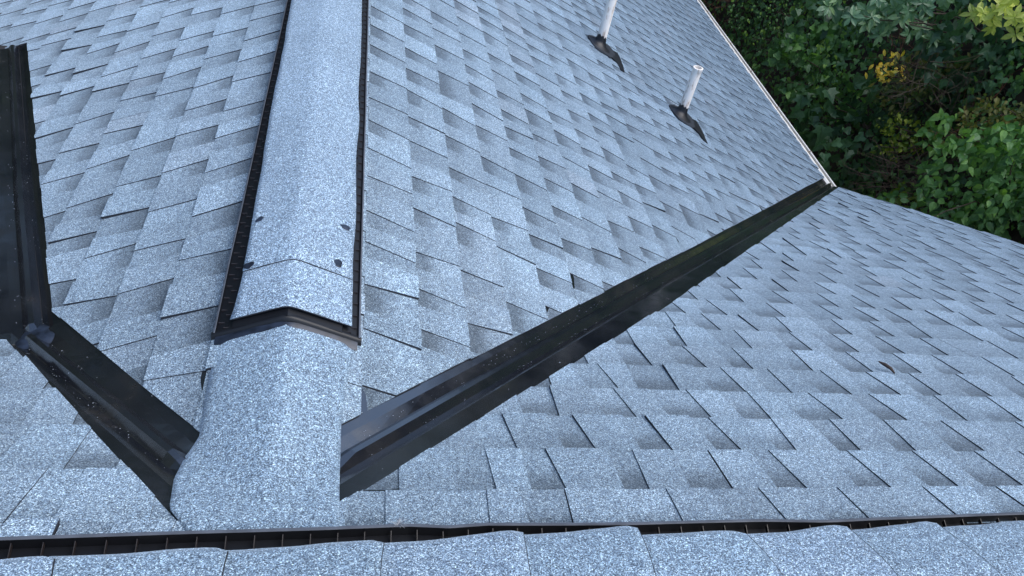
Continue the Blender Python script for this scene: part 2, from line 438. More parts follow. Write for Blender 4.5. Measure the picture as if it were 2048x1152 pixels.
crumbs([(.12, .352), (.5, .742), (1.2, 1.462), (3.7, 3.99)], f1, 170, 1)
crumbs([(-.125, .325), (-.585, .835)], f2, 55, 2)
crumbs([(-.574, .825), (-.835, 1.51), (-1.325, 2.845)], f3, 70, 3)
# sealant daubed over the joint of the two left-hand flashings
def blob(cx, cy, rx, ry, rot, lift, parent, mt, name, th=.004, seed=0, zf=roofz):
    mb = MB(); rows = []; rn = random.Random(seed); ph = [rn.uniform(0, 6) for _ in range(4)]
    for a in range(5):
        row = []
        for q in range(28):
            an = 2*math.pi*q/28; k = 1+.10*math.sin(3*an+ph[0])+.06*math.sin(5*an+ph[1])+.03*math.sin(9*an+ph[2])
            rad = k*a/4; x = rx*rad*math.cos(an); y = ry*rad*math.sin(an)
            px, py = cx+x*math.cos(rot)-y*math.sin(rot), cy+x*math.sin(rot)+y*math.cos(rot)
            row.append((px, py, zf(px, py)+lift+th*(1-(a/4)**3)+.0012*noise.noise(Vector((px*60, py*60, seed)))*(a < 4)))
        rows.append(row)
    mb.grid(rows, closed=True)
    return mb.build(name, mt, parent, True)
zj = lambda x, y: max(roofz(x, y), sum(roofz(x+.025*math.cos(k), y+.025*math.sin(k)) for k in range(6))/6)
blob(-.575, .838, .040, .050, .5, -.003, f3, M_SEAL, 'sealant', .013, 5, zj)

# ------------------------------------------------------------------ ridge vents and their caps
def prof_grid(ys, offs, zfun, along='y'):
    return [[(o, y, zfun(o, y)) for o in offs] for y in ys]
def vent_cross():
    vent = empty('ridge_vent', (0, 0.66, -h_)); vent.parent = house; vent['label'] = 'black louvred vent under the cross ridge cap'
    y0, y1 = .665, 10.95; ys = [y0+(y1-y0)*i/90 for i in range(91)]
    gz = lambda x: -h_-(r_ if x > 0 else l_)*abs(x)
    ry = lambda x: -h_-.44*math.sqrt(x*x+.012**2)+.005
    core = MB()
    core.grid([[(x, y, ry(x)+dz) for x, dz in ((-.1475, .001), (-.147, .0125), (-.112, .0125), (-.111, .019), (0, .019), (.111, .019), (.112, .0125), (.147, .0125), (.1475, .001))] for y in ys])
    # cross ribs in the channels
    rb = core
    y = y0+.01
    while y < 5:
        for sx in (-1, 1):
            for q in (0, 1):
                xm = sx*(.124+.012*q)
                rb.box((xm, y+q*.019, ry(xm)+.0135), Vector((.006, 0, 0)), Vector((0, .0009, 0)), Vector((0, 0, .0025)), 1)
        y += .038
    for sx, sname in ((-1, 'left'), (1, 'right')):
        lp = MB(); n_ = len(ys)
        rows = []
        for y in ys:
            x = sx*(.147+.0012*noise.noise(Vector((0, y*4, sx))))
            z = gz(x)
            rows.append([(x+sx*.003, y, z+.001), (x+sx*.003, y, z+.024), (x, y, z+.026), (x-sx*.001, y, z+.0255)])
        lp.grid(rows); lp.build('vent_lip', M_LIP, vent); core.grid([[r[3], (r[3][0]-sx*.0005, r[3][1], r[3][2]-.016)] for r in rows])
    core.build('vent_body', [M_BLACK, plain('rib_plastic', (.03, .027, .03), .4)], vent)
    # end wall: chevron of black plastic a little below the caps
    ew = MB(); xs = [-.153+.306*i/30 for i in range(31)]
    rows = [[(x, yy, ry(x)+zz) for x in xs] for yy, zz in ((y0+.008, .016), (y0+.001, .018), (y0-.004, .016), (y0-.006, .0), (y0-.008, -.012))]
    ew.grid(rows); e = ew.build('end_wall', M_BLACK, vent, True)
    sm = MB(); rows = [[(x, yy+.006*noise.noise(Vector((x*25, yy, 2))), -h_-.44*math.sqrt(x*x+.02**2)+.013+zz) for x in [-.145+.29*i/24 for i in range(25)]] for yy, zz in ((y0-.004, .003), (y0-.016, .001), (y0-.024, -.004))]
    sm.grid(rows); sm.build('sealant', M_SEAL, vent, True)
    return vent
vc = vent_cross()

def interp(tab, x):
    if x <= tab[0][0]: return tab[0][1]
    for (xa, ya), (xb, yb) in zip(tab, tab[1:]):
        if x <= xb: return ya+(yb-ya)*(x-xa)/(xb-xa)
    return tab[-1][1]
CL = [(.67, .118), (.72, .111), (.8, .108), (.88, .107), (1.08, .112), (1.28, .113), (1.51, .120), (1.85, .121), (2.38, .128), (4, .127)]
CR = [(.67, .130), (.92, .126), (1.12, .129), (1.3, .124), (1.56, .127), (1.75, .122), (1.92, .125), (2.45, .121), (4, .122)]
def cap_piece(parent, y0, y1, hw, lift, seed, mt, edge_wave=.006, ny=None, taper=0, tk=.0045, label=None):
    ny = ny or max(6, int((y1-y0)/.035)); rows = []
    nx = 18
    for i in range(ny+1):
        y = y0+(y1-y0)*i/ny
        wl = interp(CL, y)+edge_wave*noise.noise(Vector((seed, y*6.3, 0))); wr = interp(CR, y)+edge_wave*noise.noise(Vector((seed+9, y*6.3, 4)))
        row = []
        for j in range(nx+1):
            t = -1+2*j/nx; x = t*(wl if t < 0 else wr)
            z = -h_ - .44*math.sqrt(x*x+.009**2) + .004 + lift + .0015*noise.noise(Vector((x*12, y*5, seed)))
            row.append((x, y, z))
        rows.append(row)
    mb = MB(); mb.grid(rows[::-1]); o = mb.build('cap_shingle', [mt, M_EDGE], parent, True)
    md = o.modifiers.new('thickness', 'SOLIDIFY'); md.thickness = tk; md.offset = -1; md.material_offset_rim = 1; md.material_offset = 0
    if label: o['label'] = label
    return o
capc = empty('ridge_cap', (0, .66, -h_)); capc.parent = house; capc['label'] = 'shingle cap along the cross ridge running away'
capc['_org'] = (0, .66, -h_); capc.location = (0, .66, -h_)
cap_piece(capc, .685, .85, .129, .0225, 1, M_CAP2, .002, label='short end piece of cap above the black end wall')
cap_piece(capc, .832, 10.9, .127, .0255, 2, M_CAP2, .004, 180, label='long unbroken run of cap shingle')
for i, (x, y, a, b, c) in enumerate(((-.094, 1.012, .011, .0075, .8), (-.099, .846, .012, .011, .4), (.107, 1.01, .012, .010, .2), (.095, .868, .009, .014, 0))):
    zf = lambda x_, y_: -h_-.44*math.sqrt(x_*x_+.009**2)+.004+.0312
    blob(x, y, a, b, c, .0, capc, M_SEAL, 'sealant_patch', .0012, i+20, zf)

# smooth hip piece that carries the cross ridge down onto the main slope
def saddle():
    mb = MB(); rows = []
    ny, nx = 40, 26
    for i in range(ny+1):
        y = .158+(.662-.158)*i/ny
        # outline measured: left edge, right edge
        def lerp(tab):
            for (ya, xa), (yb, xb) in zip(tab, tab[1:]):
                if y <= yb: break
            return xa+(xb-xa)*(y-ya)/(yb-ya)
        xl = lerp([(.13, -.085), (.177, -.112), (.224, -.145), (.30, -.155), (.36, -.150), (.41, -.133), (.50, -.137), (.70, -.140)])
        xr = lerp([(.13, .121), (.25, .120), (.43, .116), (.53, .123), (.70, .142)])
        row = []
        for j in range(nx+1):
            t = j/nx; x = xl+(xr-xl)*t
            a = -m_*y; b = -h_-.44*math.sqrt(x*x+.010**2)-.001
            s = math.sqrt((a-b)**2+.018**2); z = (a+b+s)/2
            edge = min(t, 1-t)*2
            row.append((x, y, z+.002+.0045*min(1, edge*6)+.002*noise.noise(Vector((x*9, y*7, 3)))))
        rows.append(row)
    mb.grid(rows[::-1]); o = mb.build('ridge_saddle', [M_CAP, M_EDGE], house, True)
    md = o.modifiers.new('thickness', 'SOLIDIFY'); md.thickness = .0045; md.offset = -1
    o['label'] = 'wide smooth shingle piece joining cross ridge to main ridge'
saddle()

def interp(tab, x):
    if x <= tab[0][0]: return tab[0][1]
    for (xa, ya), (xb, yb) in zip(tab, tab[1:]):
        if x <= xb: return ya+(yb-ya)*(x-xa)/(xb-xa)
    return tab[-1][1]
def vent_main():
    vent = empty('ridge_vent', (0, .16, -.07)); vent.parent = house; vent['label'] = 'black louvred vent along the main ridge at the bottom'
    x0, x1 = -4.2, 4.15; xs = [x0+(x1-x0)*i/260 for i in range(261)]
    LT = [(-5, .150), (-.6, .146), (-.353, .149), (-.084, .156), (.10, .158), (.24, .163), (.29, .157), (.36, .163), (.613, .158), (.86, .160), (.985, .155), (1.10, .160), (1.433, .168), (5, .165)]
    yo = lambda x: interp(LT, x)-.002
    wav = lambda x: .004*noise.noise(Vector((x*3.1, 3, 5)))
    lp = MB(); body = MB(); rows = []; rb_ = []
    for x in xs:
        y = yo(x); z = -m_*y+wav(x)*.5
        rows.append([(x, y+.004, z+.000), (x, y+.004, z+.022), (x, y+.002, z+.025), (x, y-.002, z+.0265), (x, y-.0035, z+.025), (x, y-.006, z+.004)])
        rb_.append([(x, y-.006, z+.005), (x, y-.046, z+.014), (x, y-.05, z+.022), (x, 0, .004), (x, -y+.05, z+.022), (x, -y+.028, z+.018), (x, -y, z+.004)])
    lp.grid([r[:5] for r in rows]); lp.build('vent_lip', M_LIP, vent); body.grid(rb_); body.grid([r[4:] for r in rows])
    rb = body; x = -1.0; k = 0
    while x < 3.8:
        y = yo(x); z = -m_*y
        rb.box((x, y-.019, z+.0135), Vector((.0006, 0, 0)), Vector((0, .012, .0045)), Vector((0, 0, .004)), 1)
        x += .0415; k += 1
    body.build('vent_body', [M_BLACK, plain('rib_plastic_warm', (.022, .017, .017), .4)], vent)
    return vent
vent_main()
capm = empty('ridge_cap', (0, 0, .02)); capm.parent = house; capm['label'] = 'shingle cap along the main ridge at the bottom'
seams = [-4.1+.205*i for i in range(18)] + [-.238, -.03, .187, .407, .597, .808, 1.008, 1.208] + [1.208+.203*i for i in range(1, 15)]
seams = [s for s in seams if s < -.5 or s >= -.24] + [-.43]
if True:
    seams = [s for s in sorted(seams)]
CE = {-.43: (.098, .112), -.62: (.096, .104), -.82: (.096, .104), -.24: (.115, .120), -.03: (.119, .128), .19: (.127, .145), .41: (.139, .150), .6: (.132, .132), .81: (.128, .143), 1.01: (.133, .148), 1.21: (.136, .146)}
def main_cap(xa, xb, i):
    rnd = random.Random(i*7+1); nx, ny = 14, 22; rows = []
    sk = rnd.uniform(-.016, .02)
    e0, e1 = CE.get(round(xa, 2), (.128+rnd.uniform(-.006, .006), .139+rnd.uniform(-.006, .006)))
    for a in range(nx+1):
        t = a/nx; x = xa-.03+(xb-xa+.03)*t
        tt = max(0, (x-xa)/(xb-xa))
        ye = e0-.011+(e1-e0)*tt**1.7 + .003*noise.noise(Vector((x*14, i, 0))) - .010*max(0, (tt-.86)/.14)**2
        yb = -.13
        row = []
        for b in range(ny+1):
            q = b/ny; y = yb+(ye-yb)*q
            z = -m_*math.sqrt(y*y+.035**2)+.0252+.0135*t**1.5 + .0022*noise.noise(Vector((x*7, y*7, i)))
            row.append((x+sk*(q-.5)*2+.006*math.sin(q*5+i), y, z))
        rows.append(row)
    last = [(p[0]+.0009, p[1], p[2]+.0) for p in rows[-1]]
    mb = MB(); mb.grid(rows); mb.grid([rows[-1], last], 1); o = mb.build('cap_shingle', [M_CAP if i % 3 else M_CAP2, M_EDGE], capm, True)
    md = o.modifiers.new('thickness', 'SOLIDIFY'); md.thickness = .0045; md.offset = -1; md.material_offset_rim = 1
    return o
for i, (a, b) in enumerate(zip(seams, seams[1:])): main_cap(a, b, i)

# ------------------------------------------------------------------ gutter, rake, walls
def eave_pt(y): return EAVE[0][0]+(EAVE[1][0]-EAVE[0][0])*(y-EAVE[0][1])/(EAVE[1][1]-EAVE[0][1])
gut = empty('gutter', (3.9, 4.1, -1.85)); gut.parent = house
gut['label'] = 'white gutter along the cross gable eave'
mb = MB(); rows = []; g2 = MB(); rows2 = []; de = MB(); rows3 = []
for i in range(41):
    y = 4.03+(10.95-4.03)*i/40; x = eave_pt(y); z = -h_-r_*x
    w_ = .002*noise.noise(Vector((0, y*2, 0)))
    rows.append([(x+.046+w_, y, z-.10), (x+.062+w_, y, z-.06), (x+.064+w_, y, z-.008), (x+.059+w_, y, z-.002), (x+.050+w_, y, z-.004), (x+.049+w_, y, z-.016)])
    rows2.append([(x+.014, y, z-.022), (x+.016, y, z-.094), (x+.044, y, z-.097)])
    rows3.append([(x-.03, y, z+.0), (x-.004, y, z+.010), (x+.012, y, z+.006), (x+.016, y, z-.03), (x+.006, y, z-.035)])
mb.grid(rows); o = mb.build('front_lip', M_WHITE, gut); solid(o, .0015, 1)
g2.grid(rows2); o = g2.build('trough', M_GUTIN, gut); solid(o, .0015, 1)
de.grid(rows3); o = de.build('drip_edge', M_WHITE, house)
for y in (4.6, 5.365, 6.1, 6.75, 7.6, 8.5, 9.4):
    hb = MB(); x = eave_pt(y); z = -h_-r_*x
    hb.box((x+.03, y, z-.004), Vector((.038, 0, 0)), Vector((0, .009, 0)), Vector((0, 0, .0015)))
    hb.build('gutter_hanger', plain('hanger_%d' % int(y*10), (.25, .2, .16), .6), gut)
ec = MB(); x = eave_pt(4.03); z = -h_-r_*x
ec.face([(x+.012, 4.03, z-.02), (x+.016, 4.03, z-.1), (x+.046, 4.03, z-.1), (x+.062, 4.03, z-.06), (x+.064, 4.03, z-.008)]); ec.build('end_cap', M_WHITE, gut)
# rake board on the gable end of the main roof
rk = MB()
def rake_pt(y): return RAKE[0][0]+(RAKE[1][0]-RAKE[0][0])*(y-RAKE[0][1])/(RAKE[1][1]-RAKE[0][1])
rows = []
for i in range(21):
    y = 4.0*(1-i/20); x = rake_pt(y)-.012; z = -m_*y
    rows.append([(x, y, z-.008), (x+.002, y, z-.16), (x-.022, y, z-.16), (x-.024, y, z-.008)])
rk.grid(rows, closed=True); rk.build('rake_board', M_WHITE, house)
wl = MB()
def wall(a, b, z0, zt):
    wl.face([(a[0], a[1], z0), (b[0], b[1], z0), (b[0], b[1], zt[1]), (a[0], a[1], zt[0])])
GZ = -4.7
ez = -h_-r_*3.5-.05
walls = [((3.5, 3.7), (3.5, 10.6), (ez, ez)), ((3.5, 10.6), (0, 10.6), (ez, -h_-.06)), ((0, 10.6), (-3.4, 10.6), (-h_-.06, -h_-l_*3.4-.06)), ((-3.4, 10.6), (-3.4, 2.9), (-1.72, -1.72)),
         ((-3.4, 2.9), (-3.9, 2.9), (-1.72, -1.72)), ((-3.9, 2.9), (-3.9, 0), (-.8, -.1)), ((-3.9, 0), (-3.9, -3.8), (-.1, -1.75)), ((-3.9, -3.8), (3.7, -3.8), (-1.75, -1.75)),
         ((3.7, -3.8), (3.9, 0), (-1.75, -.1)), ((3.9, 0), (3.5, 3.7), (-.1, -1.7))]
for a, b, zt in walls: wall(a, b, GZ, zt)
wl.build('wall', M_WALL, house)

# ------------------------------------------------------------------ vent pipes
def vent_pipe(x, y, hgt, rad, label, seed):
    z = roofz(x, y); base = (x, y, z)
    vp = empty('vent_pipe', base); vp.parent = house; vp['label'] = label
    rn = random.Random(seed)
    mb = MB(); seg = 26
    ring = lambda rr_, zz, ww=0: [(x+rr_*math.cos(2*math.pi*k/seg), y+rr_*math.sin(2*math.pi*k/seg), zz+ww*rn.uniform(-1, 1)) for k in range(seg)]
    mb.grid([ring(rad, z-.05), ring(rad*1.01, z+hgt*.3), ring(rad*.985, z+hgt*.6), ring(rad*1.0, z+hgt-.045), ring(rad*1.0, z+hgt-.018), ring(rad*1.07, z+hgt-.016), ring(rad*1.09, z+hgt), ring(rad*.80, z+hgt+.001), ring(rad*.78, z+hgt-.16)], closed=True)
    mb.face(ring(rad*.78, z+hgt-.159)[::-1], 0)
    o = mb.build('pipe', M_PIPE, vp, True)
    es = o.modifiers.new('edges', 'EDGE_SPLIT'); es.split_angle = R(50)
    # rubber boot: ragged collar, cone, then the base sheet lapped on the shingles
    bt = MB(); pn = PR.N
    def fr(a, q, up): # ring point on the slope plane
        return Vector((x, y, z)) + PR.U*(q*math.cos(a)) + PR.S*(q*math.sin(a)) + Vector((0, 0, 1))*up
    prof = [(rad*1.05, .075), (rad*1.16, .062), (rad*1.22, .045), (rad*1.55, .028), (.062, .019), (.075, .013), (.082, .010)]
    rows = [[fr(2*math.pi*k/seg, q, up+(.007*math.sin(k*1.9+seed) if i == 0 else 0)) for k in range(seg)] for i, (q, up) in enumerate(prof)]
    bt.grid(rows, closed=True); bt.build('pipe_boot', M_BOOT, vp, True)
    # base sheet, longer downslope, with the tar patch that trails from its corner
    fl = MB(); u0, s0 = uv(PR, x, y)
    outline = [(.046, -.088), (.10, -.03), (.12, .03), (.11, .09), (.07, .115), (.0, .12), (-.07, .09), (-.110, .05), (-.115, -.02), (-.10, -.06), (-.059, -.078), (.0, -.093)]
    outline2 = [(.05, .10), (.07, .16), (-.015, .163), (-.10, .152), (-.215, .133), (-.21, .105), (-.133, .10), (-.08, .06)]
    for ol, n_, nm in ((outline, .0105, 'flashing_sheet'), (outline2, .0100, 'tar_patch')):
        fl = MB(); k = 3; pts = []
        for a, b in zip(ol, ol[1:]+ol[:1]):
            for q in range(k): pts.append((a[0]+(b[0]-a[0])*q/k + rn.uniform(-.002, .002), a[1]+(b[1]-a[1])*q/k + rn.uniform(-.002, .002)))
        top = [PR.P(u0+a, s0+b, n_) for a, b in pts]; lo = [PR.P(u0+a, s0+b, .001) for a, b in pts]
        c = PR.P(u0+sum(a for a, b in pts)/len(pts), s0+sum(b for a, b in pts)/len(pts), n_+.0015)
        for i in range(len(top)):
            j = (i+1) % len(top); fl.face([c, top[i], top[j]]); fl.face([top[i], lo[i], lo[j], top[j]])
        fl.build(nm, M_SHEET if nm == 'flashing_sheet' else M_BOOT, vp)
    return vp
vent_pipe(1.567, 3.845, .42, .0285, 'taller white vent pipe cut by the top of the photo', 1)
vent_pipe(2.077, 3.501, .322, .028, 'shorter white vent pipe with its open top in view', 2)

# ------------------------------------------------------------------ litter on the roof
tw = MB(); b0 = Vector((1.645, .809, roofz(1.645, .809)+.014))
tw.tube([b0+Vector((-.016, .022, .004)), b0+Vector((-.006, .007, .008)), b0+Vector((.008, -.006, .006)), b0+Vector((.016, -.020, .001))], [.002, .0055, .005, .002], 7)
o = tw.build('seed_pod', M_DRY, None, True, b0)
tag(o, 'small brown seed pod lying on the right roof slope', 'seed pod')
tf = MB(); c0 = Vector((.215, .163, -.045)); rn = random.Random(4)
for i in range(26):
    a = rn.uniform(0, 6.28); e = rn.uniform(.1, 1.0); L_ = rn.uniform(.006, .019)
    d = Vector((math.cos(a)*math.cos(e), math.sin(a)*math.cos(e), math.sin(e)))*L_
    tf.tube([c0, c0+d*.6+Vector((0, 0, .001)), c0+d], [.0004, .0004, .0002], 4)
o = tf.build('seed_tuft', plain('pale_fluff', (.35, .38, .42), .9), None, False, c0)
tag(o, 'wispy pale seed tuft caught in the bottom ridge vent', 'seed tuft')

# ------------------------------------------------------------------ ground and hillside
def hill_x(y, z):
    return 5.35 + (z-GZ)*.42 + .5*noise.noise(Vector((y*.35, z*.35, 2))) + .22*noise.noise(Vector((y*1.1, z*1.1, 5)))
gr = MB(); gr.face([(-300, -300, GZ), (300, -300, GZ), (300, 300, GZ), (-300, 300, GZ)])
M_SOIL = plain('soil', (.05, .038, .026), .95, nscale=5, namt=.6)
tag(gr.build('ground', plain('ground_litter', (.05, .045, .03), .95, nscale=3, namt=.5)), kind='structure')
hm = MB(); rows = []
for i in range(46):
    z = GZ-.3+(5.6-GZ)*i/45
    rows.append([(hill_x(y, z)+.25, y, z) for y in [-9+34*j/90 for j in range(91)]])
rows.append([(60, y, 7.0) for y in [-9+34*j/90 for j in range(91)]])
hm.grid(rows); tag(hm.build('hillside', M_SOIL, None, True), kind='structure')

# ------------------------------------------------------------------ leaves
def leaf_shape(kind):
    """outline points (x across, y along), base at the origin, tip at y=1"""
    if kind == 'lance': return [(0, 0), (.13, .2), (.21, .45), (.19, .7), (0, 1), (-.19, .7), (-.21, .45), (-.13, .2)]
    if kind == 'oval': return [(0, 0), (.24, .12), (.34, .36), (.19, .72), (0, 1), (-.19, .72), (-.34, .36), (-.24, .12)]
    if kind == 'ivy': return [(0, .08), (.34, -.05), (.52, .28), (.30, .45), (.30, .68), (0, 1), (-.30, .68), (-.30, .45), (-.52, .28), (-.34, -.05)]
    if kind == 'maple': return [(0, 0), (.2, -.1), (.62, .02), (.5, .22), (.70, .5), (.34, .5), (.22, .72), (0, 1.05), (-.22, .72), (-.34, .5), (-.70, .5), (-.5, .22), (-.62, .02), (-.2, -.1)]
SH = {k: leaf_shape(k) for k in ('lance', 'oval', 'ivy', 'maple')}
def add_leaf(mb, p, along, nrm, size, kind, tone, fold=.25):
    y = along.normalized(); x = y.cross(nrm); 
    if x.length < 1e-4: x = y.orthogonal()
    x.normalize(); n = x.cross(y)
    sh = SH[kind]; pts = []
    for a, b in sh:
        pts.append(p + (x*a + y*b + n*(abs(a)*fold - .22*b*b))*size)
    mid = p + (y*.5 - n*.055)*size
    h2 = len(sh)//2
    t = (tone, .5, 0, 0)
    tip = pts[h2] if kind != 'x' else pts[0]
    mb.face([pts[0]] + pts[1:h2] + [tip, mid], 0, t)
    mb.face([pts[0], mid, tip] + pts[h2+1:], 0, t)
M_IVY = leaf_material('ivy_leaves', [(0, (.026, .062, .028)), (.5, (.055, .120, .045)), (.85, (.10, .20, .055)), (1, (.22, .34, .07))], .42)
M_IVY2 = leaf_material('blue_green_leaves', [(0, (.022, .055, .028)), (.6, (.045, .10, .046)), (1, (.08, .16, .07))], .4)
M_FRESH = leaf_material('fresh_green_leaves', [(0, (.035, .085, .032)), (.5, (.07, .155, .05)), (1, (.14, .26, .07))], .42)
M_YEL = leaf_material('yellow_green_leaves', [(0, (.05, .09, .014)), (.5, (.11, .16, .022)), (1, (.26, .29, .04))], .45)
M_SUNPAINT = leaf_material('sun_painted_leaves', [(0, (.22, .18, .02)), (.5, (.60, .42, .05)), (1, (.95, .72, .18))], .5, .3)  # patch of sunlight painted into the leaf colour; no sunbeam reaches it
M_RHO = leaf_material('pale_whorl_leaves', [(0, (.04, .09, .05)), (.6, (.085, .16, .09)), (1, (.18, .27, .13))], .33)
M_RHOY = leaf_material('yellowing_whorl_leaves', [(0, (.15, .20, .04)), (.6, (.34, .37, .08)), (1, (.5, .5, .16))], .4)
M_OLIVE = leaf_material('olive_leaves', [(0, (.030, .045, .016)), (.6, (.06, .085, .025)), (1, (.14, .13, .035))], .5)
M_FAR = leaf_material('tree_leaves', [(0, (.008, .016, .008)), (.6, (.015, .028, .012)), (1, (.03, .045, .018))], .6, .1)

def rv(rnd, z=0): return Vector((rnd.gauss(0, 1), rnd.gauss(0, 1), rnd.gauss(0, 1)+z)).normalized()
def bankp(y, z, out=0): return Vector((hill_x(y, z)-out, y, z))
OUT = Vector((-.85, -.25, .45)).normalized()
# the carpet of ivy (uncountable)
rnd = random.Random(3); mb = MB()
for i in range(48000):
    z = rnd.uniform(GZ, 2.8) ; y = rnd.uniform(1.5, 17)
    dn = noise.noise(Vector((y*1.0, z*1.0, 11)))
    if dn < -.3 and rnd.random() < .75: continue
    p = bankp(y, z, rnd.uniform(-.12, .22)+.25*dn)
    al = (Vector((-.25, 0, -1))+rv(rnd)*.75); nr = OUT+rv(rnd)*.6
    add_leaf(mb, p, al, nr, rnd.uniform(.04, .085), 'ivy' if rnd.random() < .7 else 'oval', min(1, max(0, rnd.gauss(.42, .24)+dn*.3)))
ivy = mb.build('ivy', M_IVY, None); tag(ivy, 'dark glossy ivy carpeting the bank beyond the eave', 'ivy', None, 'stuff')

CAMB = [rr, dd, f]
def ray_bank(px, py, out=.0):
    """where a direction from the photographer's place meets the bank (used as a survey of where each bush grows)"""
    d = (rr*((px-1024)/FOC) + dd*((py-576)/FOC) + f).normalized(); t = 4
    for _ in range(400):
        p = CAM+d*t
        if p.x >= hill_x(p.y, p.z)-out: break
        t += .03
    return p
def bush(name, label, cat, px, py, wpx, hpx, kind, size, mt, n, depth=.4, out=.25, stems=5, seed=1, group=None, dense=1, tone=(.5, .25), whorl=0, droop=-1.0, stemcol=None):
    rnd = random.Random(seed); c = ray_bank(px, py, out)
    dist = (c-CAM).length; k = dist/FOC; W, H = wpx*k/2, hpx*k/2
    root = empty(name, (c.x+out+.1, c.y, c.z-H)); tag(root, label, cat, group)
    up = Vector((0, 0, 1)); side = Vector((rr.x, rr.y, 0)).normalized(); fw = side.cross(up)*-1
    fw = Vector((f.x, f.y, 0)).normalized()
    st = MB(); lf = MB(); rootp = Vector((c.x+out+.1, c.y, c.z-H))
    tips = []
    for i in range(stems):
        e = c + side*rnd.uniform(-W, W)*.8 + up*rnd.uniform(-H, H)*.8 - fw*rnd.uniform(0, depth)
        q = rootp.lerp(e, .5)+rv(rnd)*.12*W+up*H*.3
        pts = [rootp, rootp.lerp(q, .6)+rv(rnd)*.03, q, q.lerp(e, .6)+rv(rnd)*.03, e]
        st.tube(pts, [.012, .010, .008, .006, .003], 5)
        tips.append(pts)
    i = 0
    while i < n:
        # clumps so the outline stays uneven
        if rnd.random() < .35 and tips:
            pts = rnd.choice(tips); q = rnd.choice(pts[2:]); p = q+rv(rnd)*size*1.3
        else:
            a = rnd.uniform(0, 6.28); rad = math.sqrt(rnd.random())
            p = c + side*math.cos(a)*rad*W + up*math.sin(a)*rad*H - fw*(rnd.uniform(-.2, 1)*depth*(1-rad*.6))
        if noise.noise(p*(1.1/size)*.25+Vector((seed, 0, 0))) < -.12/dense: i += .5; continue
        if whorl:
            ax = (Vector((0, 0, .5))-fw*.9+rv(rnd)*.5).normalized(); u = ax.orthogonal().normalized(); v = ax.cross(u); t = rnd.gauss(*tone)
            st.tube([p-ax*.10+up*-.0, p], [.006, .004], 5)
            m2 = rnd.randint(6, whorl); ph = rnd.random()*6
            for q in range(m2):
                an = ph+q*2*math.pi/m2+rnd.uniform(-.15, .15); al = u*math.cos(an)+v*math.sin(an)+ax*rnd.uniform(-.3, .35)
                add_leaf(lf, p+ax*rnd.uniform(-.015, .015), al, ax, size*rnd.uniform(.75, 1.15), kind, min(1, max(0, t+rnd.gauss(0, .15))), .2)
        else:
            al = Vector((0, 0, droop))*rnd.uniform(.4, 1)+rv(rnd)*.8; nr = -fw+up*.5+rv(rnd)*.55
            add_leaf(lf, p, al, nr, size*rnd.uniform(.6, 1.2), kind, min(1, max(0, rnd.gauss(*tone)))*1.0)
        i += 1
    s = st.build('stem', stemcol or M_BARK, root); s2 = lf.build('foliage', mt, root)
    return root
def twigs(label, px, py, wpx, hpx, n, seed, col, out=.3, dirv=(1, 0, .2)):
    rnd = random.Random(seed); c = ray_bank(px, py, out); k = (c-CAM).length/FOC; W, H = wpx*k/2, hpx*k/2
    side = Vector((rr.x, rr.y, 0)).normalized(); up = Vector((0, 0, 1)); fw = Vector((f.x, f.y, 0)).normalized()
    mb = MB()
    for i in range(n):
        e0 = c+side*rnd.uniform(-W, W)+up*rnd.uniform(-H, H)-fw*rnd.uniform(-.1, .2)
        d = (side*rnd.gauss(0, 1)+up*rnd.gauss(.1, .6)-fw*rnd.gauss(0, .3)).normalized()*rnd.uniform(.15, .5)
        b = rv(rnd)*.05
        pts = [e0, e0+d*.33+b, e0+d*.7+b*1.3, e0+d]
        rad = rnd.uniform(.0018, .0048)
        mb.tube(pts, [rad, rad*.9, rad*.7, rad*.4], 4)
        for q in range(2):
            s = pts[1+q]; mb.tube([s, s+d*.25+rv(rnd)*.06, s+d*.4+rv(rnd)*.12], [rad*.6, rad*.5, rad*.3], 3)
    m = plain('dead_twigs_%d' % seed, col, .85, nscale=20, namt=.4)
    o = mb.build('dead_bramble', m, None, False, c); tag(o, label, 'dead bramble'); return o

side_ = 0
bush('vine', 'large leafed dark vine hanging near the gutter corner', 'vine', 1700, 225, 190, 150, 'maple', .15, M_IVY2, 120, .3, .35, 5, 21, 'vines on the bank', tone=(.35, .2))
bush('vine', 'big lobed dark leaves left of the overhanging pale branch', 'vine', 1640, 60, 150, 120, 'ivy', .14, M_IVY2, 130, .3, .3, 5, 22, 'vines on the bank', tone=(.6, .2))
bush('vine', 'bright glossy ivy clump above the shorter pipe level', 'vine', 1640, 125, 200, 150, 'ivy', .10, M_FRESH, 300, .3, .3, 4, 23, 'vines on the bank', tone=(.25, .25))
bush('vine', 'dark broad leaves in the upper right shade', 'vine', 1960, 85, 200, 190, 'maple', .13, M_IVY2, 200, .3, .2, 5, 24, 'vines on the bank', tone=(.2, .2))
bush('shrub', 'fine leafed dark shrub beside the top of the gutter', 'shrub', 1560, 30, 190, 130, 'oval', .05, M_IVY, 700, .3, .3, 8, 25, 'shrubs on the bank', tone=(.6, .25))
bush('shrub', 'light green leafy shrub at the right photo edge', 'shrub', 1975, 340, 230, 210, 'oval', .10, M_FRESH, 800, .5, .45, 9, 26, 'shrubs on the bank', tone=(.5, .25))
bush('shrub', 'mid green arching spray with paired leaves', 'shrub', 1915, 262, 140, 80, 'oval', .095, M_FRESH, 200, .3, .5, 6, 27, 'shrubs on the bank', tone=(.7, .2))
bush('shrub', 'yellow-green small leaved sprig in the middle of the bank', 'shrub', 1805, 265, 120, 80, 'oval', .055, M_YEL, 320, .2, .45, 6, 28, 'shrubs on the bank', tone=(.45, .3))
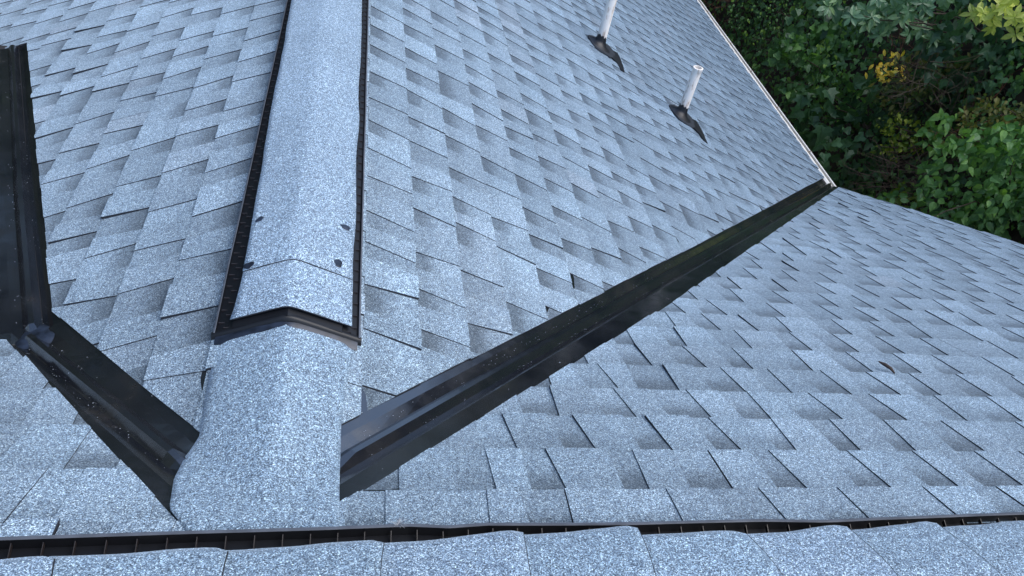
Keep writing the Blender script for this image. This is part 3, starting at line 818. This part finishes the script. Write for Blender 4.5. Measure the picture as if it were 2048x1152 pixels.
bush('shrub', 'small yellowish shrub above the roof edge', 'shrub', 1795, 395, 80, 70, 'oval', .07, M_YEL, 90, .2, .45, 5, 29, 'shrubs on the bank', tone=(.25, .25))
bush('shrub', 'dense green shrub over the right end of the roof edge', 'shrub', 1905, 430, 300, 130, 'oval', .085, M_FRESH, 800, .4, .4, 7, 30, 'shrubs on the bank', tone=(.2, .2))
bush('shrub', 'leaves with sunlight painted in as gold in a gap of the bank', 'shrub', 1783, 132, 50, 66, 'lance', .085, M_SUNPAINT, 70, .1, .6, 5, 31, 'shrubs on the bank', tone=(.6, .3), droop=.6)
bush('shrub', 'olive brown feathery shrub below the sun-painted leaves', 'shrub', 1850, 165, 180, 130, 'lance', .085, M_OLIVE, 800, .3, .3, 10, 32, 'shrubs on the bank', tone=(.5, .3))
bush('shrub', 'rusty olive shrub near the right edge', 'shrub', 1985, 235, 120, 90, 'oval', .06, M_OLIVE, 360, .3, .35, 8, 33, 'shrubs on the bank', tone=(.8, .25))
bush('vine', 'heart leafed vine spilling toward the valley end', 'vine', 1690, 330, 170, 140, 'ivy', .11, M_IVY2, 260, .3, .35, 5, 34, 'vines on the bank', tone=(.5, .25))
bush('branch', 'overhanging branch with whorls of pale green leaves', 'branch', 1790, 18, 250, 90, 'lance', .115, M_RHO, 60, .25, 1.3, 7, 35, None, 4, tone=(.55, .2), whorl=8)
bush('branch', 'yellowing whorled branch tip at the top right corner', 'branch', 2010, 8, 130, 70, 'lance', .105, M_RHOY, 26, .2, 1.3, 5, 36, None, 4, tone=(.5, .2), whorl=8)
twigs('brown dead bramble stems right of the sun-painted leaves', 1840, 110, 120, 90, 55, 41, (.12, .065, .04))
twigs('pale dry bramble stems in the middle of the bank', 1900, 175, 170, 80, 70, 42, (.10, .075, .05))
twigs('grey dead bramble just above the roof edge', 1800, 350, 90, 70, 60, 43, (.12, .085, .065))
twigs('long bare stems beside the gutter', 1535, 120, 90, 200, 26, 44, (.07, .05, .035))
twigs('rusty bare stems beside the top of the gutter', 1450, 35, 110, 90, 45, 46, (.14, .06, .035))
twigs('reddish bare stems close to the right edge', 1970, 250, 100, 60, 36, 45, (.17, .06, .03))

# ------------------------------------------------------------------ tall trees round the garden (they stand above the frame and fill the metal's reflections)
def tree_parts(seed, Ht, rad, nleaf):
    rnd = random.Random(seed); tr = MB(); lf = MB()
    tr.tube([(0, 0, 0), (.1, 0, Ht*.4), (-.05, .1, Ht*.75), (0, 0, Ht*.95)], [.22, .17, .10, .03], 10)
    cl = []
    for i in range(26):
        z = Ht*rnd.uniform(.22, .98); a = rnd.uniform(0, 6.28); q = rad*(1-.55*(z/Ht-.3))*rnd.uniform(.45, 1)
        e = Vector((q*math.cos(a), q*math.sin(a), z)); b = Vector((0, 0, z-.12*Ht)); cl.append(e)
        tr.tube([b, b.lerp(e, .5)+Vector((0, 0, -.1)), e], [.05, .035, .012], 6)
    for i in range(nleaf):
        c = rnd.choice(cl); p = c+rv(rnd)*abs(rnd.gauss(0, .55))*rad*.42
        add_leaf(lf, p, Vector((0, 0, -.5))+rv(rnd), rv(rnd, .6), rnd.uniform(.16, .30), 'oval', rnd.random())
    return tr, lf
protos = []
for s, Ht, rad in ((1, 9.0, 2.3), (2, 7.5, 2.6)):
    tr, lf = tree_parts(s, Ht, rad, 5200)
    root = empty('tree', (0, 0, 0)); a = tr.build('trunk', M_BARK, root, True); b = lf.build('crown', M_FAR, root)
    protos.append((root, a, b))
spots = [(10.5, -2, 1.0, 'behind the right end of the house'), (10.8, 3.5, 1.05, 'on the bank opposite the roof corner'), (11.2, 8.5, 1.1, 'on the bank past the gutter'),
         (10.5, 14, 1.15, 'on the bank beyond the far gable'), (6, 18.5, 1.1, 'ahead to the right of the cross ridge'), (1.2, 19.5, 1.0, 'straight ahead of the cross ridge'),
         (8.6, 17.5, 1.3, 'just right of the far gable end'), (3.6, 19, 1.35, 'a little right of the cross ridge line'), (-1.4, 19.2, 1.35, 'a little left of the cross ridge line'), (-5.3, 15.6, 1.6, 'far left behind the cross gable'), (-7.4, 11.4, 1.75, 'left of the far gable end'), (-8.3, 6.6, 1.7, 'beyond the left eave'), (-9.5, .5, 1.6, 'left of the main ridge'),
         (-4, 18, 1.1, 'ahead to the left of the cross ridge'), (-8.5, 14.5, 1.2, 'far left beyond the low slope'), (-10.5, 9.5, 1.3, 'left of the low slope'), (-11, 4.5, 1.35, 'left of the ridge junction')]
for i, (x, y, sc, wh) in enumerate(spots):
    root, a, b = protos[i % 2]
    if i >= 2:
        r2 = root.copy(); C.objects.link(r2)
        for ch in (a, b):
            c2 = ch.copy(); C.objects.link(c2); c2.parent = r2
        root = r2
    zb = GZ if x < 5 or y > 17 else 3.0
    root.location = (x, y, zb); root.rotation_euler = (0, 0, i*1.3); s_ = sc*(.42 if zb > 0 else 1.0); root.scale = (s_, s_, s_)
    tag(root, 'tall leafy tree standing '+wh, 'tree', 'tall trees round the garden')

for o in bpy.data.objects:
    if '_org' in o.keys(): del o['_org']
    # children of empties: keep world placement
print('objects', len(bpy.data.objects))
